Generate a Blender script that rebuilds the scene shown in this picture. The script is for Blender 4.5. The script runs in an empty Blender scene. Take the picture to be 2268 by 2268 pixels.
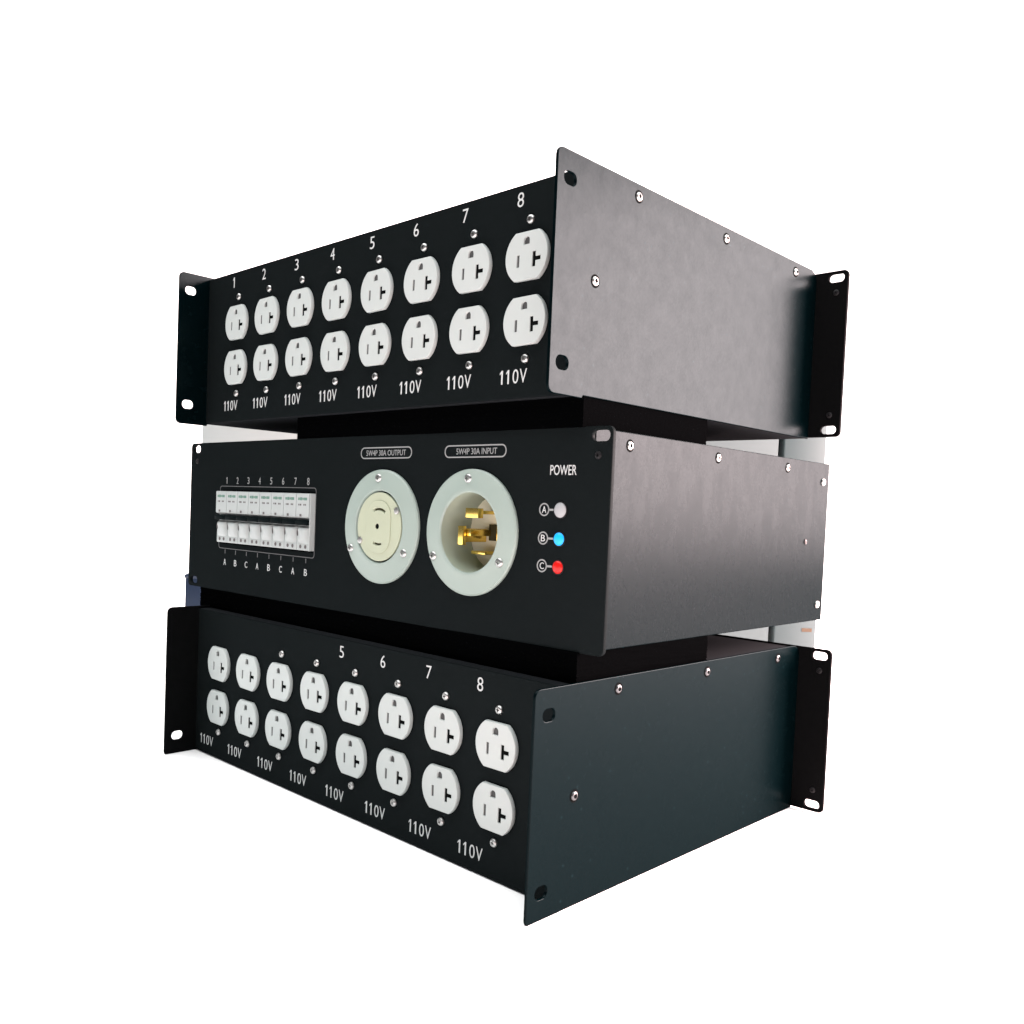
import bpy, bmesh, math, random
from mathutils import Vector, Matrix
random.seed(7)
MM = 0.001
R = math.radians
scene = bpy.context.scene
COL = scene.collection

# ------------------------------------------------------------------ camera
FLOOR = -364.91                     # floor height in the survey frame (mm); world z = (z - FLOOR) * MM
yaw, pitch, roll = R(44.22), R(-2.44), R(2.37)
fwd = Vector((-math.sin(yaw) * math.cos(pitch), math.cos(yaw) * math.cos(pitch), math.sin(pitch)))
rgt = Vector((math.cos(yaw), math.sin(yaw), 0))
upv = rgt.cross(fwd)
r2 = math.cos(roll) * rgt + math.sin(roll) * upv
u2 = -math.sin(roll) * rgt + math.cos(roll) * upv
cam = bpy.data.cameras.new('camera')
cam.sensor_fit = 'HORIZONTAL'; cam.sensor_width = 36
cam.lens = 36 * 1983.5 / 2268
cam.shift_x = (1134 - 1096.5) / 2268
cam.shift_y = (1216.0 - 1134) / 2268
cam.clip_start = 0.01; cam.clip_end = 100
co = bpy.data.objects.new('camera', cam); COL.objects.link(co)
m = Matrix((r2, u2, -fwd)).transposed().to_4x4()
m.translation = Vector((548.35 * MM, -401.94 * MM, (-134.57 - FLOOR) * MM))
co.matrix_world = m
scene.camera = co

# ------------------------------------------------------------------ world, lamps, exposure
w = bpy.data.worlds.new('World'); scene.world = w; w.use_nodes = True
bg = w.node_tree.nodes['Background']
bg.inputs[0].default_value = (0.90, 0.95, 1.0, 1); bg.inputs[1].default_value = 0.16

def area(name, loc, target, sx, sy, power, col=(1, 1, 1)):
    l = bpy.data.lights.new(name, 'AREA'); l.shape = 'RECTANGLE'; l.size = sx; l.size_y = sy
    l.energy = power; l.color = col
    o = bpy.data.objects.new(name, l); COL.objects.link(o); o.location = loc
    o.rotation_euler = (Vector(target) - Vector(loc)).to_track_quat('-Z', 'Y').to_euler()
    return o
fh = Vector((-math.sin(yaw), math.cos(yaw), 0))          # level viewing direction
area('overhead_fill', Vector((0, 0, 2.7)) + fh * 0.25, Vector((0, 0, 0)) + fh * 0.25, 4.4, 3.6, 300)  # added lamp, burns the floor to white and thins the contact shadow
area('backdrop_fill', Vector((0, 0, 2.75)) + fh * 1.0, Vector((0, 0, 0.7)) + fh * 2.9, 4.2, 0.7, 60)  # added lamp, lifts the backdrop to plain white
area('window_softbox', (1.26, 1.72, 0.70), (0.22, 0.15, 0.70), 1.7, 1.08, 610, (1.0, 0.71, 0.675))

scene.view_settings.view_transform = 'Standard'; scene.view_settings.look = 'None'
scene.view_settings.exposure = 0; scene.view_settings.gamma = 1
scene.view_settings.use_curve_mapping = False
scene.cycles.max_bounces = 8
scene.cycles.use_denoising = True

# ------------------------------------------------------------------ materials
def mat(name, col, rough=0.5, spec=0.5, metal=0.0, bump=0.0, bscale=900, rvar=0.0, rscale=30, emit=0.0, cvar=0.0,
        stretch=(1, 1, 1), coat=0.0):
    M = bpy.data.materials.new(name); M.use_nodes = True
    nt = M.node_tree; b = nt.nodes['Principled BSDF']
    b.inputs['Base Color'].default_value = (*col, 1)
    b.inputs['Roughness'].default_value = rough
    b.inputs['Specular IOR Level'].default_value = spec
    b.inputs['Metallic'].default_value = metal
    if coat: b.inputs['Coat Weight'].default_value = coat
    if emit:
        b.inputs['Emission Color'].default_value = (*col, 1); b.inputs['Emission Strength'].default_value = emit
    if bump or rvar or cvar:
        tc = nt.nodes.new('ShaderNodeTexCoord')
    if bump:
        n = nt.nodes.new('ShaderNodeTexNoise'); n.inputs['Scale'].default_value = bscale
        n.inputs['Detail'].default_value = 3
        nt.links.new(tc.outputs['Object'], n.inputs['Vector'])
        bp = nt.nodes.new('ShaderNodeBump'); bp.inputs['Strength'].default_value = bump
        bp.inputs['Distance'].default_value = 0.0004
        nt.links.new(n.outputs['Fac'], bp.inputs['Height']); nt.links.new(bp.outputs['Normal'], b.inputs['Normal'])
    if rvar or cvar:
        mp = nt.nodes.new('ShaderNodeMapping'); mp.inputs['Scale'].default_value = stretch
        nt.links.new(tc.outputs['Object'], mp.inputs['Vector'])
        n2 = nt.nodes.new('ShaderNodeTexNoise'); n2.inputs['Scale'].default_value = rscale
        n2.inputs['Detail'].default_value = 6; n2.inputs['Roughness'].default_value = 0.65
        nt.links.new(mp.outputs['Vector'], n2.inputs['Vector'])
        if rvar:
            mr = nt.nodes.new('ShaderNodeMapRange')
            mr.inputs['From Min'].default_value = 0.3; mr.inputs['From Max'].default_value = 0.7
            mr.inputs['To Min'].default_value = rough - rvar; mr.inputs['To Max'].default_value = rough + rvar
            nt.links.new(n2.outputs['Fac'], mr.inputs['Value']); nt.links.new(mr.outputs['Result'], b.inputs['Roughness'])
        if cvar:
            mx = nt.nodes.new('ShaderNodeMix'); mx.data_type = 'RGBA'
            mx.inputs['A'].default_value = (*[c * (1 - cvar) for c in col], 1)
            mx.inputs['B'].default_value = (*[min(1, c * (1 + cvar)) for c in col], 1)
            nt.links.new(n2.outputs['Fac'], mx.inputs['Factor']); nt.links.new(mx.outputs['Result'], b.inputs['Base Color'])
    return M
def powder(name, diff, gloss, rough, bump=0.2, bscale=2200, gvar=0.0, gscale=30, stretch=(1, 1, 1), rvar=0.03, dust=0.0):
    """matt powder coat: dark diffuse plus a weak broad gloss of even strength, mottled by handling"""
    M = bpy.data.materials.new(name); M.use_nodes = True
    nt = M.node_tree; nt.nodes.remove(nt.nodes['Principled BSDF']); out = nt.nodes['Material Output']
    N = nt.nodes.new; Lk = nt.links.new
    df = N('ShaderNodeBsdfDiffuse'); df.inputs['Color'].default_value = (*diff, 1)
    gl = N('ShaderNodeBsdfAnisotropic'); gl.distribution = 'GGX'
    gl.inputs['Color'].default_value = (*gloss, 1); gl.inputs['Roughness'].default_value = rough
    ad = N('ShaderNodeAddShader'); Lk(df.outputs[0], ad.inputs[0]); Lk(gl.outputs[0], ad.inputs[1]); Lk(ad.outputs[0], out.inputs['Surface'])
    tc = N('ShaderNodeTexCoord')
    n = N('ShaderNodeTexNoise'); n.inputs['Scale'].default_value = bscale; n.inputs['Detail'].default_value = 2
    Lk(tc.outputs['Object'], n.inputs['Vector'])
    bp = N('ShaderNodeBump'); bp.inputs['Strength'].default_value = bump; bp.inputs['Distance'].default_value = 0.0002
    Lk(n.outputs['Fac'], bp.inputs['Height']); Lk(bp.outputs['Normal'], gl.inputs['Normal']); Lk(bp.outputs['Normal'], df.inputs['Normal'])
    if gvar:
        mp = N('ShaderNodeMapping'); mp.inputs['Scale'].default_value = stretch; Lk(tc.outputs['Object'], mp.inputs['Vector'])
        n2 = N('ShaderNodeTexNoise'); n2.inputs['Scale'].default_value = gscale; n2.inputs['Detail'].default_value = 8
        n2.inputs['Roughness'].default_value = 0.72; Lk(mp.outputs['Vector'], n2.inputs['Vector'])
        mr = N('ShaderNodeMapRange'); mr.inputs['From Min'].default_value = 0.36; mr.inputs['From Max'].default_value = 0.64
        mr.inputs['To Min'].default_value = 1 - gvar; mr.inputs['To Max'].default_value = 1 + gvar
        n3 = N('ShaderNodeTexNoise'); n3.inputs['Scale'].default_value = 620; n3.inputs['Detail'].default_value = 3
        Lk(tc.outputs['Object'], n3.inputs['Vector'])
        av = N('ShaderNodeMix'); av.data_type = 'FLOAT'; av.inputs['Factor'].default_value = 0.5
        Lk(n2.outputs['Fac'], av.inputs['A']); Lk(n3.outputs['Fac'], av.inputs['B']); Lk(av.outputs['Result'], mr.inputs['Value'])
        mx = N('ShaderNodeVectorMath'); mx.operation = 'SCALE'; mx.inputs[0].default_value = gloss
        Lk(mr.outputs['Result'], mx.inputs['Scale']); Lk(mx.outputs[0], gl.inputs['Color'])
        vo = N('ShaderNodeTexVoronoi'); vo.inputs['Scale'].default_value = 95; vo.inputs['Randomness'].default_value = 1.0
        Lk(tc.outputs['Object'], vo.inputs['Vector'])
        th = N('ShaderNodeMapRange'); th.inputs['From Min'].default_value = 0.10; th.inputs['From Max'].default_value = 0.03
        th.inputs['To Min'].default_value = 0.0; th.inputs['To Max'].default_value = 1.0
        Lk(vo.outputs['Distance'], th.inputs['Value'])
        dm = N('ShaderNodeMix'); dm.data_type = 'RGBA'; dm.inputs['A'].default_value = (*diff, 1)
        dm.inputs['B'].default_value = (*[c * (1 + 3 * dust) + 0.003 * dust for c in diff], 1)
        Lk(th.outputs['Result'], dm.inputs['Factor']); Lk(dm.outputs['Result'], df.inputs['Color'])
        m2 = N('ShaderNodeMapRange'); m2.inputs['From Min'].default_value = 0.3; m2.inputs['From Max'].default_value = 0.7
        m2.inputs['To Min'].default_value = rough + rvar; m2.inputs['To Max'].default_value = rough - rvar
        Lk(n2.outputs['Fac'], m2.inputs['Value']); Lk(m2.outputs['Result'], gl.inputs['Roughness'])
    return M
M_WHITE = mat('white_sweep_paper', (0.93, 0.93, 0.93), 0.9, 0.1)
M_FRONT = powder('black_panel_paint', (0.0055, 0.0072, 0.0076), (0.0020, 0.0023, 0.0024), 0.42, gvar=0.12, gscale=14)
M_SIDE = powder('black_powder_coat', (0.0004, 0.0024, 0.0030), (0.0040, 0.0050, 0.0053), 0.262, gvar=0.085, gscale=70, dust=0.6)
M_SIDEM = powder('black_powder_coat_handled', (0.0004, 0.0020, 0.0025), (0.0044, 0.0053, 0.0056), 0.275, gvar=0.10, gscale=42, stretch=(1.5, 1, 0.7))
M_COVER = powder('black_cover_paint', (0.008, 0.009, 0.010), (0.006, 0.0065, 0.007), 0.5)
M_INNER = powder('black_satin_flange', (0.0032, 0.0034, 0.0036), (0.0012, 0.0012, 0.0013), 0.45)
M_OUT = mat('outlet_nylon', (0.405, 0.44, 0.43), 0.38, 0.4, cvar=0.03, rscale=60)
M_HOLE = mat('dark_slot', (0.004, 0.0045, 0.0045), 0.8, 0.0)
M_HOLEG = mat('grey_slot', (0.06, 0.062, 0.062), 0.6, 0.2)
M_CHROME = mat('zinc_screw', (0.42, 0.42, 0.41), 0.36, 0.5, metal=1.0)
M_DKSCREW = mat('black_screw', (0.010, 0.010, 0.011), 0.5, 0.12)
M_PRINT = mat('white_silkscreen', (0.48, 0.50, 0.50), 0.6, 0.2)
M_PRINTG = mat('grey_silkscreen', (0.10, 0.103, 0.106), 0.6, 0.2)
M_FLANGE = mat('grey_nylon_flange', (0.255, 0.315, 0.285), 0.4, 0.4, cvar=0.04, rscale=40)
M_BORE = mat('grey_nylon_cup', (0.27, 0.31, 0.25), 0.5, 0.3)
M_CREAM = mat('cream_socket', (0.355, 0.39, 0.285), 0.42, 0.4, cvar=0.04, rscale=50)
M_BASE = mat('cream_base', (0.56, 0.54, 0.42), 0.5, 0.3)
M_BRASS = mat('brass_blade', (0.84, 0.60, 0.15), 0.25, 0.5, metal=1.0)
M_OLIVE = mat('olive_slot', (0.028, 0.024, 0.008), 0.6, 0.2)
M_BREAK = mat('breaker_plastic', (0.345, 0.375, 0.37), 0.42, 0.4, cvar=0.05, rscale=120)
M_GREEN = mat('green_print', (0.10, 0.19, 0.15), 0.6, 0.2)
M_GREYP = mat('grey_print', (0.10, 0.09, 0.09), 0.6, 0.2)
M_TOGGLE = mat('black_toggle', (0.0025, 0.005, 0.0055), 0.6, 0.02)
M_LEDW = mat('white_lamp_cap', (0.31, 0.32, 0.33), 0.45, 0.3, emit=0.0)
M_LEDB = mat('blue_lamp_cap', (0.008, 0.34, 0.90), 0.3, 0.35, emit=0.28)
M_LEDR = mat('red_lamp_cap', (0.50, 0.006, 0.004), 0.3, 0.3, emit=0.15)
M_FOAM = mat('black_foam', (0.0008, 0.0009, 0.001), 0.95, 0.0, bump=0.8, bscale=420)
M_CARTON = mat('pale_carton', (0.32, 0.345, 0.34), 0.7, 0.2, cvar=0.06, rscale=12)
M_CARTON2 = mat('pale_carton_darkened', (0.062, 0.084, 0.087), 0.7, 0.2, cvar=0.05, rscale=9)  # pale carton, colour darkened to offset the strong lamp on that side
M_TAPE = mat('brown_tape', (0.055, 0.030, 0.011), 0.35, 0.5)
M_BLUE = mat('blue_plastic', (0.006, 0.016, 0.042), 0.4, 0.5, cvar=0.15, rscale=12)
M_STEEL = mat('dark_rod', (0.03, 0.03, 0.03), 0.4, 0.5)
M_CABLE = mat('grey_cable', (0.30, 0.30, 0.29), 0.5, 0.4)

# ------------------------------------------------------------------ helpers
# every mesh is built facing -Y: local x = right, z = up, y = 0 at its back, -y outward (all in mm, stored in metres)
def finish(me, material, smooth=True, angle=35):
    me.materials.append(material)
    if smooth:
        me.polygons.foreach_set('use_smooth', [True] * len(me.polygons))
        me.set_sharp_from_angle(angle=R(angle))
    me.update()
    return me

def curve_mesh(cu):
    ob = bpy.data.objects.new('tmp', cu); COL.objects.link(ob)
    dg = bpy.context.evaluated_depsgraph_get()
    me = bpy.data.meshes.new_from_object(ob.evaluated_get(dg))
    bpy.data.objects.remove(ob); bpy.data.curves.remove(cu)
    me.materials.clear()
    return me

def plate(loops, t, material, bevel=0.0):
    """flat plate with holes: loops in mm (x, z); the first is the outline"""
    cu = bpy.data.curves.new('tmp', 'CURVE'); cu.dimensions = '2D'; cu.fill_mode = 'BOTH'
    for lp in loops:
        s = cu.splines.new('POLY'); s.points.add(len(lp) - 1); s.use_cyclic_u = True
        for p, (x, z) in zip(s.points, lp): p.co = (x, z, 0, 1)
    cu.extrude = t / 2 - bevel
    if bevel: cu.bevel_depth = bevel; cu.bevel_resolution = 1; cu.offset = -bevel
    me = curve_mesh(cu)
    for v in me.vertices:
        x, y, z = v.co
        v.co = (x * MM, -(z + t / 2) * MM, y * MM)
    return finish(me, material)

def rrect(x0, x1, z0, z1, r=2.0, n=5, corners=(1, 1, 1, 1)):
    pts = []
    for k, (cx, cz, a) in enumerate(((x1, z1, 0), (x0, z1, 90), (x0, z0, 180), (x1, z0, 270))):
        rr = r * corners[k]
        if rr <= 0: pts.append((cx, cz)); continue
        ox = cx - rr if cx == x1 else cx + rr; oz = cz - rr if cz == z1 else cz + rr
        for i in range(n + 1):
            t = R(a + 90 * i / n); pts.append((ox + rr * math.cos(t), oz + rr * math.sin(t)))
    return pts

def circ(cx, cz, r, n=48):
    return [(cx + r * math.cos(2 * math.pi * i / n), cz + r * math.sin(2 * math.pi * i / n)) for i in range(n)]

def slot(cx, cz, wd, ht):
    return rrect(cx - wd / 2, cx + wd / 2, cz - ht / 2, cz + ht / 2, min(wd, ht) / 2 * 0.96, 6)

def lathe(profile, material, n=48, angle=35):
    """profile (r, out) pairs in mm, spun about -Y"""
    bm = bmesh.new(); rings = []
    for r, o in profile:
        if r < 1e-6: rings.append([bm.verts.new((0, -o * MM, 0))])
        else: rings.append([bm.verts.new((r * MM * math.cos(2 * math.pi * i / n), -o * MM, r * MM * math.sin(2 * math.pi * i / n))) for i in range(n)])
    for a, b in zip(rings, rings[1:]):
        for i in range(n):
            j = (i + 1) % n
            if len(a) == 1 and len(b) == 1: continue
            if len(a) == 1: bm.faces.new((a[0], b[j], b[i]))
            elif len(b) == 1: bm.faces.new((a[i], a[j], b[0]))
            else: bm.faces.new((a[i], a[j], b[j], b[i]))
    bmesh.ops.recalc_face_normals(bm, faces=bm.faces)
    me = bpy.data.meshes.new('lathe'); bm.to_mesh(me); bm.free()
    return finish(me, material, True, angle)

def boxes(lst, material, bevel=0.0):
    bm = bmesh.new()
    for x0, x1, y0, y1, z0, z1 in lst:
        r = bmesh.ops.create_cube(bm, size=1)
        for v in r['verts']:
            v.co = Vector(((x0 + x1) / 2 + v.co.x * (x1 - x0), (y0 + y1) / 2 + v.co.y * (y1 - y0), (z0 + z1) / 2 + v.co.z * (z1 - z0))) * MM
    if bevel: bmesh.ops.bevel(bm, geom=list(bm.edges), offset=bevel * MM, segments=2, affect='EDGES', profile=0.5)
    me = bpy.data.meshes.new('box'); bm.to_mesh(me); bm.free()
    return finish(me, material, bool(bevel), 40)

def text(body, wd, ht, material, depth=0.10, shear=0.0, bold=0.0):
    cu = bpy.data.curves.new('tmp', 'FONT'); cu.body = body; cu.size = 1; cu.extrude = 0.005; cu.resolution_u = 4
    cu.offset = bold; cu.shear = shear
    me = curve_mesh(cu)
    xs = [v.co.x for v in me.vertices]; ys = [v.co.y for v in me.vertices]
    x0, x1, y0, y1 = min(xs), max(xs), min(ys), max(ys)
    sx = wd / (x1 - x0) if wd else ht / (y1 - y0) * 0.72
    sy = ht / (y1 - y0)
    for v in me.vertices:
        v.co = ((v.co.x - (x0 + x1) / 2) * sx * MM, -depth * MM if v.co.z > 0 else 0, (v.co.y - (y0 + y1) / 2) * sy * MM)
    return finish(me, material, False)

def put(name, me, parent, x=0, y=0, z=0, rz=0, rx=0, label=None):
    o = bpy.data.objects.new(name, me); COL.objects.link(o)
    o.location = (x * MM, y * MM, z * MM); o.rotation_euler = (rx, 0, rz)
    if parent: o.parent = parent
    if label: o['label'] = label
    return o

def thing(name, label, cat, x, y, z, rz=0, group=None):
    o = bpy.data.objects.new(name, None); COL.objects.link(o); o.empty_display_size = 0.05
    o.location = (x * MM, y * MM, (z - FLOOR) * MM); o.rotation_euler = (0, 0, rz)
    o['label'] = label; o['category'] = cat
    if group: o['group'] = group
    return o

# shared small meshes ------------------------------------------------
def screw_head(r, h, material=M_CHROME, drive='cross'):
    """pan head with a drive recess sunk into the dome"""
    bm = bmesh.new(); n = 24; rings = []
    prof = [(r, 0), (r, h * 0.25), (r * 0.86, h * 0.72), (r * 0.62, h), (r * 0.36, h), (r * 0.30, h * 0.15), (0, h * 0.05)]
    for q, o in prof:
        if q == 0: rings.append([bm.verts.new((0, -o * MM, 0))]); continue
        ring = []
        for i in range(n):
            a = 2 * math.pi * i / n; k = 1
            if q < r * 0.4:
                k = (1.0 + 0.45 * math.cos(4 * a)) if drive == 'cross' else 1 / max(0.87, math.cos((a % (math.pi / 3)) - math.pi / 6)) * 0.95
            ring.append(bm.verts.new((q * k * MM * math.cos(a), -o * MM, q * k * MM * math.sin(a))))
        rings.append(ring)
    for a, b in zip(rings, rings[1:]):
        for i in range(n):
            j = (i + 1) % n
            if len(b) == 1: bm.faces.new((a[i], a[j], b[0]))
            else: bm.faces.new((a[i], a[j], b[j], b[i]))
    bmesh.ops.recalc_face_normals(bm, faces=bm.faces)
    me = bpy.data.meshes.new('screw'); bm.to_mesh(me); bm.free()
    return finish(me, material, True, 50)
PAN = screw_head(2.9, 1.8)
HEX = screw_head(2.8, 1.1, M_CHROME, 'hex')
HEXD = screw_head(2.8, 1.1, mat('zinc_screw_dimmed', (0.10, 0.105, 0.11), 0.38, 0.5, metal=1.0), 'hex')  # zinc screw with the dim light on the lowest box put into its colour
HEXRIM = lathe([(3.9, 0.0), (3.9, 0.14), (2.9, 0.12), (2.9, 0)], M_HOLE, 24)
HEXHOLE = lathe([(0, 1.22), (1.5, 1.22), (1.5, 0.1)], M_HOLE, 6)
FLPAN = screw_head(3.2, 1.6)
SMALLDK = screw_head(2.4, 0.9, M_DKSCREW)

def side_screw(parent, y, z, x, sgn=1, s=1.0):
    rz = R(90) * sgn
    o = put('screw', HEX, parent, x, y, z, rz)
    o.scale = (s, s, s)
    if s == 1.0:
        put('screw_recess', HEXRIM, parent, x + 0.05 * sgn, y, z, rz)
        put('screw_socket', HEXHOLE, parent, x + 0.05 * sgn, y, z, rz)

# ------------------------------------------------------------------ the white sweep the stack stands on
def sweep():
    prof = [(-2.6, 0.0), (1.9, 0.0)]
    for i in range(1, 13):
        a = R(90 * i / 12); prof.append((1.9 + 0.9 * math.sin(a), 0.9 - 0.9 * math.cos(a)))
    prof.append((2.8, 3.2))
    bm = bmesh.new(); cols = []
    for s in (-3.6, 3.6):
        cols.append([bm.verts.new(fh * d + rgt * s + Vector((0, 0, h))) for d, h in prof])
    for i in range(len(prof) - 1):
        bm.faces.new((cols[0][i], cols[1][i], cols[1][i + 1], cols[0][i + 1]))
    bmesh.ops.recalc_face_normals(bm, faces=bm.faces)
    me = bpy.data.meshes.new('sweep'); bm.to_mesh(me); bm.free()
    finish(me, M_WHITE, True, 60)
    o = bpy.data.objects.new('backdrop', me); COL.objects.link(o); o['kind'] = 'structure'
sweep()

# ------------------------------------------------------------------ outlet boxes
HH = 66.3                    # half of the three-unit height
# duplex outlet face: a disc cut flat above and below, with a T slot, a straight slot and a ground hole
def outlet_mesh():
    Rr, fl = 17.2, 14.5
    a0 = math.asin(fl / Rr); pts = []
    for s in (0, 1):
        for i in range(15):
            a = -a0 + 2 * a0 * i / 14 + math.pi * s
            pts.append((Rr * math.cos(a), Rr * math.sin(a)))
    straight = rrect(-7.4, -5.5, -6.2, 1.0, 0.3, 2)
    tee = [(5.2, 1.8), (5.2, -7.2), (7.6, -7.2), (7.6, -3.8), (11.6, -3.8), (11.6, -1.3), (7.6, -1.3), (7.6, 1.8)]
    gr = [(-2.3, 6.9), (2.3, 6.9)] + [(2.3 * math.cos(R(a)), 9.2 + 2.2 * math.sin(R(a))) for a in range(0, 181, 30)]
    gr = [(x, z) for x, z in gr]
    return plate([pts, straight, tee, gr], 3.2, M_OUT, 0.55)
OUTLET = outlet_mesh()
OUTBACK = plate([rrect(4.6, 12.2, -7.8, 2.4, 1)], 2.5, M_HOLE)  # dark plates that paint the shade inside the outlet slots
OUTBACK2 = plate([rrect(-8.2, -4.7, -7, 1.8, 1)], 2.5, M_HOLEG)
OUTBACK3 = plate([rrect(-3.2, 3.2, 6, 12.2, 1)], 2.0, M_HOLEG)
def one(ht, t):
    """numeral one with a flag"""
    h = ht / 2
    return [(0.1 - t / 2, -h), (0.1 + t / 2, -h), (0.1 + t / 2, h), (0.1 - t * 0.3, h), (-ht * 0.21, h - ht * 0.20), (-ht * 0.21, h - ht * 0.31), (0.1 - t / 2, h - ht * 0.17)]
def joined(parts, material):
    bm = bmesh.new()
    for me, dx_ in parts:
        n0 = len(bm.verts); bm.from_mesh(me); bm.verts.ensure_lookup_table()
        for v in bm.verts[n0:]: v.co.x += dx_ * MM
    me = bpy.data.meshes.new('print'); bm.to_mesh(me); bm.free()
    return finish(me, material, False)
ONE9 = plate([one(8.6, 1.2)], 0.1, M_PRINT)
T110 = joined([(ONE9, -9.2), (ONE9, -3.8), (text('0', 4.8, 8.6, M_PRINT, bold=-0.006), 2.4), (text('V', 5.8, 8.6, M_PRINT, bold=-0.004), 8.8)], M_PRINT)
DIG = {d: text(d, 0, 8.8, M_PRINT, bold=-0.006) for d in '12345678'}
DIG['1'] = plate([one(9.0, 1.3)], 0.1, M_PRINT)
for d in '2345678':
    xs = [v.co.x for v in DIG[d].vertices]; k = 5.2 * MM / (max(xs) - min(xs))
    for v in DIG[d].vertices: v.co.x *= k

def outlet_box(label, x, y, z, rz, Wd, F, D, x0, num_off, num_z, v_off, v_z, digits, top_screws, group):
    u = thing('power_distribution_box', label, 'power box', x, y, z - HH, rz, group)
    X = Wd / 2; H = HH      # H lifts the centre-based heights to the base of the thing
    dx = 48.71
    # side panels: tab in front of the outlet panel a little taller than the box behind it
    def side_loops():
        top = 66.3; bot = -66.3
        out = [(D - 9, top), (D - 4, top - 1.6), (D - 1, top - 4.5), (D, top - 8), (D, bot), (2.0, bot), (1.0, bot - 1.6)]
        for i in range(6):
            a = R(270 - 90 * i / 5); out.append((-F + 4.6 + 4.6 * math.cos(a), bot - 1.6 + 4.6 + 4.6 * math.sin(a)))
        for i in range(6):
            a = R(180 - 90 * i / 5); out.append((-F + 4.6 + 4.6 * math.cos(a), top - 4.6 + 4.6 * math.sin(a)))
        return [out, slot(-17.4, 51.0, 10.6, 7.4), slot(-17.6, -50.3, 10.8, 7.8)]
    sp = plate(side_loops(), 2.0, M_SIDE, 0.35)
    right = put('side_panel', sp, u, X - 2.0, 0, H, R(90))
    left = put('side_panel', sp if len(top_screws) == 8 else plate([side_loops()[0], side_loops()[2]], 2.0, M_INNER, 0.35), u, -X, 0, H, R(90))
    for sy, sz in ((47.0, 58.6), (150.0, 58.6), (254.0, 58.6), (8.4, 0)):
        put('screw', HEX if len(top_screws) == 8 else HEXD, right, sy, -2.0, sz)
        put('screw_recess', HEXRIM, right, sy, -2.02, sz); put('screw_socket', HEXHOLE, right, sy, -2.05, sz)
    # covers and outlet panel between the side panels
    put('top_cover', boxes([(-X + 2.1, X - 2.1, 1.6, D, 62.6, 64.2)], M_COVER, 0.4), u, 0, 0, H)
    put('bottom_cover', boxes([(-X + 2.1, X - 2.1, 1.6, D, -66.0, -64.4)], M_COVER, 0.4), u, 0, 0, H)
    op = put('outlet_panel', plate([rrect(-X + 2.1, X - 2.1, -65.2, 64.0, 0.5)], 1.5, M_FRONT, 0.45), u, 0, 1.5, H)
    # rack panel at the far end with its ears
    lp = [rrect(-246, 246, -65.2, 65.2, 4.0)]
    for sx in (-236.6, 236.6):
        for sz in (-59.6, 59.6): lp.append(slot(sx, sz, 12.5, 6.4))
    rp = put('rack_panel', plate(lp, 3.0, M_INNER, 0.4), u, 0, D + 3.2, H)
    for sx in (-237, 237):
        for sz in (-48, 48): put('screw', SMALLDK, rp, sx, -3.0, sz)
    # outlets
    for i in range(8):
        cx = x0 + i * dx
        for sz in (19.4, -19.4):
            o = put('outlet', OUTLET, u, cx + random.uniform(-.25, .25), 0, H + sz + random.uniform(-.2, .2))
            o.rotation_euler[1] = R(random.uniform(-0.9, 0.9))
            put('slot_shade', OUTBACK, o, 0, -0.02, 0); put('slot_shade', OUTBACK2, o, 0, -0.02, 0); put('slot_shade', OUTBACK3, o, 0, -0.02, 0)
        if i in top_screws: put('screw', PAN, op, cx, -1.52, 41.65).rotation_euler[1] = random.uniform(0, 1.5)
        put('screw', PAN, op, cx, -1.52, -41.65).rotation_euler[1] = random.uniform(0, 1.5)
        if str(i + 1) in digits: put('number_print', DIG[str(i + 1)], op, cx + num_off, -1.52, num_z)
        put('voltage_print', T110, op, cx + v_off, -1.52, v_z)
    return u

outlet_box('black rack box with white outlets, uppermost, resting on the breaker box', 0, 0, 0.0, 0,
           441.1, 28.45, 290.7, -164.76, -9.3, 55.2, -10.0, -51.8, '12345678', range(8), 'outlet boxes of the stack')
outlet_box('black rack box with white outlets standing on the white floor under the breaker box', 6.21, -4.86, -298.61, R(0.11),
           439.45, 29.5, 290.8, -175.85, -17.7, 54.6, -21.4, -52.8, '5678', range(2, 8), 'outlet boxes of the stack')

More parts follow.
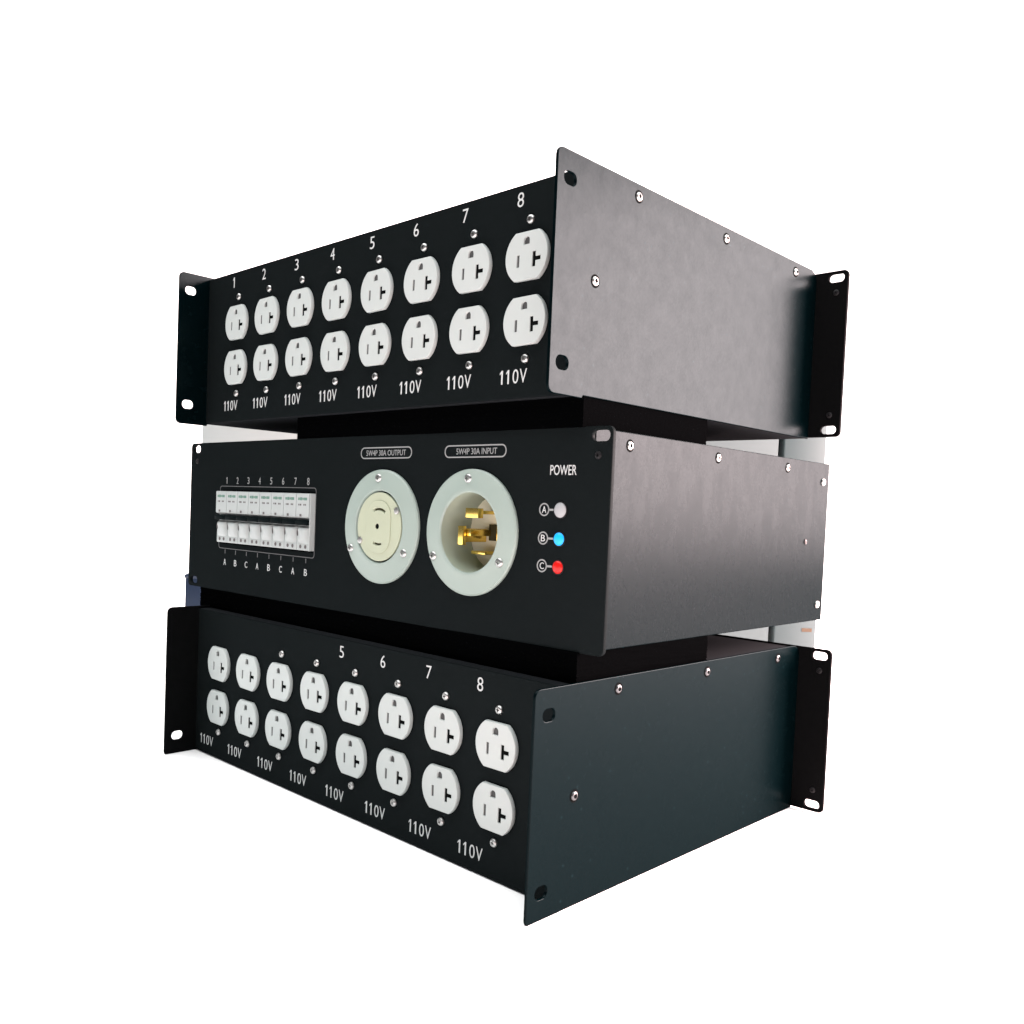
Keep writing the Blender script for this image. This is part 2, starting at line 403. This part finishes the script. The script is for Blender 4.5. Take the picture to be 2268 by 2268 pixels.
# ------------------------------------------------------------------ breaker box
def breaker_box():
    u = thing('breaker_box', 'black rack box with breakers, two round sockets and three indicator lamps, between the outlet boxes',
              'breaker box', -2.42, 3.97, -149.65 - HH, R(1.0))
    H = HH; X = 226.65; D = 331.0
    # front panel
    lp = [rrect(-241.3, 241.3, -66.3, 66.3, 4.0)]
    for sx in (-231.0, 232.8):
        for sz in (-60.4, 60.8):
            if sx < 0 or sz > 0: lp.append(slot(sx, sz, 12.6, 6.6))
    lp.append(circ(40.2, 0.2, 30)); lp.append(circ(131.3, 0.3, 30))
    lp.append(rrect(-186.2, -43.4, -23.6, 23.6, 1.0))
    fp = put('front_panel', plate(lp, 3.0, M_FRONT, 0.5), u, 0, 3.0, H)
    side = [rrect(3.2, D, -66.0, 66.0, 1.0)]
    sp = plate(side, 2.0, M_SIDEM, 0.6)
    right = put('side_panel', sp, u, X - 2.0, 0, H, R(90)); put('side_panel', sp, u, -X, 0, H, R(90))
    for sy, sz in ((37.9, 58.0), (144.5, 58.2), (252.4, 58.2)):
        put('screw', HEX, right, sy, -2.0, sz); put('screw_recess', HEXRIM, right, sy, -2.02, sz); put('screw_socket', HEXHOLE, right, sy, -2.05, sz)
    for sy, sz in ((319.3, 50.4), (320.3, -52.5)):
        put('screw', FLPAN, right, sy, -2.0, sz)
    put('screw', SMALLDK, right, 291.2, -2.0, 0.1)
    put('top_cover', boxes([(-X + 2.1, X - 2.1, 3.2, D - 1.7, 64.2, 65.8)], M_COVER, 0.4), u, 0, 0, H)
    put('bottom_cover', boxes([(-X + 2.1, X - 2.1, 3.2, D - 1.7, -65.8, -64.2)], M_COVER, 0.4), u, 0, 0, H)
    put('rear_panel', boxes([(-X + 2.1, X - 2.1, D - 1.6, D - 0.1, -65.8, 65.8)], M_SIDE, 0.4), u, 0, 0, H)
    for sx, sz in ((231.5, 49.5), (-229.5, 49.5)): put('screw', SMALLDK, fp, sx, -3.0, sz)
    P = -3.02                                                  # prints sit on the front of the panel
    # outline print round the breakers, ticks, numbers and phase letters
    fr = [rrect(-187.4, -41.4, -28.4, 27.4, 3.0), rrect(-186.8, -42.0, -27.8, 26.8, 2.6)]
    put('outline_print', plate(fr, 0.08, M_PRINTG), fp, 0, P, 0)
    tick = boxes([(-0.45, 0.45, -0.08, 0, -1.8, 1.8)], M_PRINTG)
    for i in range(8):
        cx = -176.0 + 17.62 * i
        d = str(i + 1)
        put('number_print', BD[d], fp, cx, P, 32.2)
        put('tick_print', tick, fp, cx, P, -30.9)
        put('phase_print', BL['ABCABCAB'[i]], fp, cx, P, -40.2)
    # circuit breakers
    for i in range(8):
        cx = -176.4 + 17.72 * i
        b = put('circuit_breaker', BRK, u, cx, 0, H)
        put('toggle', TOG, b, 0, 0, 0)
        put('nose', NOSE, b)
        put('terminal_hole', TERM, b, -3.6, -3.4, -19.6); put('terminal_hole', TERM, b, 3.2, -3.4, -19.6)
        put('groove', CGR, b, -6.2, -3.5, -8.4)
        put('rating_print', GRN, b, random.uniform(-.3, .3), -5.02, 18.2)
        put('rating_print', GRY, b, random.uniform(-.5, .5), -5.02, 13.6)
        put('window', NOTCH, b, -2.4, -5.05, 5.2)
    put('end_cover', boxes([(-0.6, 0.6, -4.6, 12, -22.6, 22.6)], M_BREAK, 0.3), u, -176.4 + 17.72 * 8 - 8.2, 0, H)
    # flanged outlet
    s = put('flanged_outlet', lathe([(30, -3), (41.2, 0.05), (41.2, 1.6), (40.2, 2.5), (29.0, 3.2), (27.5, 3.6), (26.4, 3.4), (25.6, 1.6), (25.4, 0.2)], M_FLANGE, 72), u, 40.2, 0, H + 0.2)
    face = []
    for i in range(60):
        a = 2 * math.pi * i / 60
        face.append((24.6 * math.cos(a), 24.9 * math.sin(a)))
    def arc_slot(r, a0, a1, t):
        p = [((r + t) * math.cos(R(a0 + (a1 - a0) * i / 8)), (r + t) * math.sin(R(a0 + (a1 - a0) * i / 8))) for i in range(9)]
        p += [((r - t) * math.cos(R(a1 + (a0 - a1) * i / 8)), (r - t) * math.sin(R(a1 + (a0 - a1) * i / 8))) for i in range(9)]
        return p
    fc = put('socket_face', plate([face, arc_slot(12.8, 58, 112, 0.7), arc_slot(12.6, 250, 286, 0.55), circ(-1.0, 0.2, 2.75, 20)], 2.0, M_CREAM, 0.5), s, 0, -1.2, 0)
    put('slot_shade', plate([circ(0, 0, 17, 32), circ(-1.0, 0.2, 3.2, 20)], 1.2, M_OLIVE), s, 0, -1.25, 0)  # dark plate standing in for the shade in the arc slots
    put('centre_shade', plate([circ(-1.0, 0.2, 2.7, 20)], 1.75, M_HOLE), s, 0, -1.7, 0)  # black plug painting the shade of the centre hole
    put('raised_bar', plate([rrect(-13.5, 13.5, -19, 19, 12, 8), arc_slot(12.8, 55, 115, 1.0), arc_slot(12.6, 247, 289, 0.85), circ(-1.0, 0.2, 2.0, 20)], 0.7, M_CREAM, 0.3), s, 0, -3.15, 0)
    for sx, sz in ((-2.6, 35.0), (-32.4, -17.3), (27.6, -17.6)): put('screw', FLPAN, s, sx, -2.3, sz)
    for sx, sz in ((19.5, 12.0), (-20.6, -10.7)): put('rivet', SMALLRV, s, sx, -3.2, sz)
    # flanged inlet: deep cup with brass blades
    s = put('flanged_inlet', lathe([(41.4, 0.05), (41.4, 1.6), (40.4, 2.5), (29.6, 3.2), (28.2, 3.7), (26.6, 3.4), (26.0, 2.4)], M_FLANGE, 72), u, 131.3, 0, H + 0.3)
    put('cup', lathe([(26.0, 2.5), (25.6, -25.0)], M_BORE, 72), s)
    base = put('blade_base', lathe([(0, -25.0), (25.6, -25.0)], M_BASE, 48), s)
    def blade(cx, cz, wd, ht, front, hook=None):
        l = [(cx - wd / 2, cx + wd / 2, -front, 25.0, cz - ht / 2, cz + ht / 2)]
        if hook: l.append(hook)
        return boxes(l, M_BRASS, 0.35)
    put('blade', blade(-2.0, 13.4, 10.5, 2.4, -2.0, (-7.8, 3.8, 1.6, 6.8, 9.6, 16.0)), s)
    put('blade', blade(-11.0, -2.2, 2.0, 9.0, -1.0, (-13.4, -8.6, 0.8, 4.0, -8.6, 4.0)), s)
    put('blade', boxes([(-9.8, -4.8, 4.2, 24.9, -2.6, 1.8)], M_BRASS, 0.5), s)
    put('blade', blade(12.2, 0.0, 1.9, 10.0, -12.0), s)
    put('blade', blade(-5.0, -13.6, 13.0, 2.2, -12.0), s)
    put('socket_pocket', boxes([(-6.6, 1.0, 23.6, 24.95, -5.5, 5.5)], M_OLIVE), s)
    for sx, sz in ((-2.2, 35.1), (-32.8, -17.4), (28.4, -17.8)): put('screw', FLPAN, s, sx, -2.3, sz)
    # legend pills
    for cx, cz, wd, tx, tw in ((41.4, 53.5, 57.0, '5W4P 30A OUTPUT', 44.0), (131.4, 53.3, 56.5, '5W4P 30A INPUT', 37.0)):
        put('pill_print', plate([rrect(cx - wd / 2, cx + wd / 2, cz - 4.2, cz + 4.2, 4.1, 8),
                                 rrect(cx - wd / 2 + 0.8, cx + wd / 2 - 0.8, cz - 3.4, cz + 3.4, 3.3, 8)], 0.08, M_PRINTL), fp, 0, P, 0)
        put('legend_print', text(tx, tw, 4.0, M_PRINTL), fp, cx + (1.5 if 'INPUT' in tx else 0), P, cz)
    put('legend_print', text('POWER', 20.0, 6.0, M_PRINT), fp, 206.2, P, 41.0)
    # indicator lamps with their circled phase letters
    for cz, L, M_, r in ((17.1, 'A', M_LEDW, 4.5), (-0.2, 'B', M_LEDB, 3.9), (-17.0, 'C', M_LEDR, 3.9)):
        il = put('indicator_lamp', lathe([(r, 0), (r, 0.8), (r * .9, 1.3), (r * .6, 1.9), (0, 2.2)], M_, 32, 60), u, 205.6, 0.02, H + cz)
        put('bezel', lathe([(r + 0.75, 0), (r + 0.7, 0.55), (r + 0.1, 0.7), (r + 0.02, 0.2)], M_DKSCREW, 32), il)
        put('circle_print', plate([circ(192.7, cz, 4.0, 32), circ(192.7, cz, 3.2, 32)], 0.08, M_PRINTL), fp, 0, P, 0)
        put('phase_print', CL[L], fp, 192.7, P, cz)
        put('line_print', boxes([(196.8, 200.6, -0.08, 0, cz - 0.6, cz + 0.6)], M_PRINTL), fp, 0, P, 0)
    return u
M_PRINTL = mat('light_silkscreen', (0.24, 0.25, 0.25), 0.6, 0.2)
BD = {d: text(d, 3.0, 5.8, M_PRINTL) for d in '12345678'}
BD['1'] = plate([one(5.8, 0.9)], 0.08, M_PRINTL)
BL = {d: text(d, 3.9, 5.4, M_PRINT) for d in 'ABC'}
CL = {d: text(d, 3.2, 4.0, M_PRINT) for d in 'ABC'}
def breaker_mesh():
    """one pole, profile in (out, z): upper face, recess for the toggle, rounded lower nose"""
    pr = [(-12, 22.6), (4.2, 22.6), (5.0, 22.0), (5.0, 4.2), (4.2, 3.2), (1.0, 2.6), (1.0, -3.4)]
    pr += [(2.6, -4.2), (3.2, -6), (3.4, -21.8), (2.8, -22.6), (-12, -22.6)]
    bm = bmesh.new(); hw = 8.6
    A = [bm.verts.new((-hw * MM, -o * MM, z * MM)) for o, z in pr]; B = [bm.verts.new((hw * MM, -o * MM, z * MM)) for o, z in pr]
    n = len(pr)
    for i in range(n):
        j = (i + 1) % n; bm.faces.new((A[i], A[j], B[j], B[i]))
    bm.faces.new(A); bm.faces.new(B[::-1])
    bmesh.ops.recalc_face_normals(bm, faces=bm.faces)
    me = bpy.data.meshes.new('breaker'); bm.to_mesh(me); bm.free()
    return finish(me, M_BREAK, True, 35)
BRK = breaker_mesh()
def nose_mesh():
    """rounded lower nose of a pole, thumb dip on its left"""
    bm = bmesh.new(); nx, nz = 10, 12; g = []
    for j in range(nz + 1):
        v = -1 + 2 * j / nz; row = []
        for i in range(nx + 1):
            u = -1 + 2 * i / nx
            k = max(0.0, 1 - abs(u) ** 4) ** 0.5 * max(0.0, 1 - abs(v) ** 3) ** 0.5
            o = 3.1 + 3.6 * k * (0.8 + 0.35 * v) - 1.5 * math.exp(-((u + 0.55) ** 2 * 9 + (v - 0.25) ** 2 * 5))
            row.append(bm.verts.new(((u * 7.4 + 0.6) * MM, -o * MM, (-10.6 + v * 6.8) * MM)))
        g.append(row)
    for j in range(nz):
        for i in range(nx): bm.faces.new((g[j][i], g[j][i + 1], g[j + 1][i + 1], g[j + 1][i]))
    bmesh.ops.recalc_face_normals(bm, faces=bm.faces)
    me = bpy.data.meshes.new('nose'); bm.to_mesh(me); bm.free()
    return finish(me, M_BREAK, True, 60)
NOSE = nose_mesh()
TERM = lathe([(1.5, 0), (1.5, 0.12), (0, 0.1)], M_GREYP, 16)
TOG = boxes([(-8.75, 8.75, -6.4, 0, -2.6, 1.7)], M_TOGGLE, 0.7)
GRN = boxes([(a, a + w_, -0.06, 0, -h_, h_) for a, w_, h_ in ((-6.2, 2.2, 1.0), (-3.6, 3.0, 1.2), (-0.2, 1.6, 0.9), (1.8, 4.2, 1.1))], M_GREEN)
GRY = boxes([(a, a + w_, -0.06, 0, -0.7, 0.7) for a, w_ in ((-5.4, 1.1), (-3.6, 2.2), (1.6, 1.4), (3.6, 1.3))], M_GREYP)
NOTCH = boxes([(-1.3, 1.3, -0.1, 0, -1.0, 1.0)], M_GREYP)
CGR = plate([[(1.9 * math.cos(R(a)), 3.4 * math.sin(R(a))) for a in range(95, 236, 14)] + [(1.1 * math.cos(R(a)), 2.7 * math.sin(R(a))) for a in range(235, 94, -14)]], 0.7, M_GREYP)
SMALLRV = lathe([(2.6, 0), (2.4, 0.7), (1.2, 1.0), (0, 0.8)], M_CHROME, 20, 60)
breaker_box()

# ------------------------------------------------------------------ black foam pads between the boxes
def pad(label, x0, x1, y0, y1, z0, z1, rough):
    bm = bmesh.new(); bmesh.ops.create_cube(bm, size=1)
    for v in bm.verts: v.co = Vector((v.co.x * (x1 - x0), v.co.y * (y1 - y0), (v.co.z + 0.5) * (z1 - z0))) * MM
    bmesh.ops.subdivide_edges(bm, edges=list(bm.edges), cuts=22, use_grid_fill=True)
    rnd = random.Random(3)
    for v in bm.verts:
        if abs(v.co.z) > 1e-6 and abs(v.co.z - (z1 - z0) * MM) > 1e-6:
            v.co.x += rnd.uniform(-1, 1) * rough * MM; v.co.y += rnd.uniform(-1, 1) * rough * MM
    me = bpy.data.meshes.new('pad'); bm.to_mesh(me); bm.free(); finish(me, M_FOAM, True, 60)
    o = bpy.data.objects.new('foam_pad', me); COL.objects.link(o)
    o.location = ((x0 + x1) / 2 * MM, (y0 + y1) / 2 * MM, (z0 - FLOOR) * MM)
    o['label'] = label; o['category'] = 'foam pad'
pad('black foam pad between the breaker box and the uppermost outlet box', -76, 219, 5, 140, -149.65 + 65.9, -66.1, 0.15)
pad('wide black foam pad between the breaker box and the outlet box on the floor', -231, 222, 6, 150, -298.61 + 64.3, -149.65 - 65.9, 0.4)

# ------------------------------------------------------------------ things standing behind the stack, seen through the gaps
CAM0 = Vector((548.35, -401.94, 0))
def behind(name, label, cat, lat0, lat1, d0, d1, h, material, flap=True, tape=False):
    """box facing the camera side: lateral extent and distance in mm from the spot below the camera"""
    c = CAM0 + rgt * ((lat0 + lat1) / 2) + fh * ((d0 + d1) / 2)
    t = thing(name, label, cat, c.x, c.y, FLOOR, yaw)
    w2, d2 = (lat1 - lat0) / 2, (d1 - d0) / 2
    put('body', boxes([(-w2, w2, -d2, d2, 0.2, h)], material, 2.0), t)
    if flap: put('lid_flap', boxes([(-w2, w2, -d2, -0.8, h + 0.2, h + 2.6)], material, 0.6), t); put('lid_flap', boxes([(-w2, w2, 0.8, d2, h + 0.2, h + 2.6)], material, 0.6), t)
    if tape: put('tape', boxes([(w2 - 20, w2 - 6, -d2 - 0.4, -d2 - 0.05, 79, 84)], M_TAPE), t)
    return t
behind('carton', 'long pale grey carton behind the stack, beside the blue bin', 'carton', -414, -60, 1250, 1500, 440, M_CARTON)
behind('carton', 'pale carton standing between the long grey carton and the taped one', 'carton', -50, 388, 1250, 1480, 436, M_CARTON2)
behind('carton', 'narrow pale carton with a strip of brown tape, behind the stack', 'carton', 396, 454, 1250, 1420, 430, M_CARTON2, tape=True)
b = behind('plastic_bin', 'dark blue plastic bin behind the wide foam pad', 'bin', -387, -350, 1120, 1200, 136, M_BLUE, flap=False)
put('rim', boxes([(-19.5, 19.5, -41, 41, 130, 135)], M_BLUE, 1.5), b)
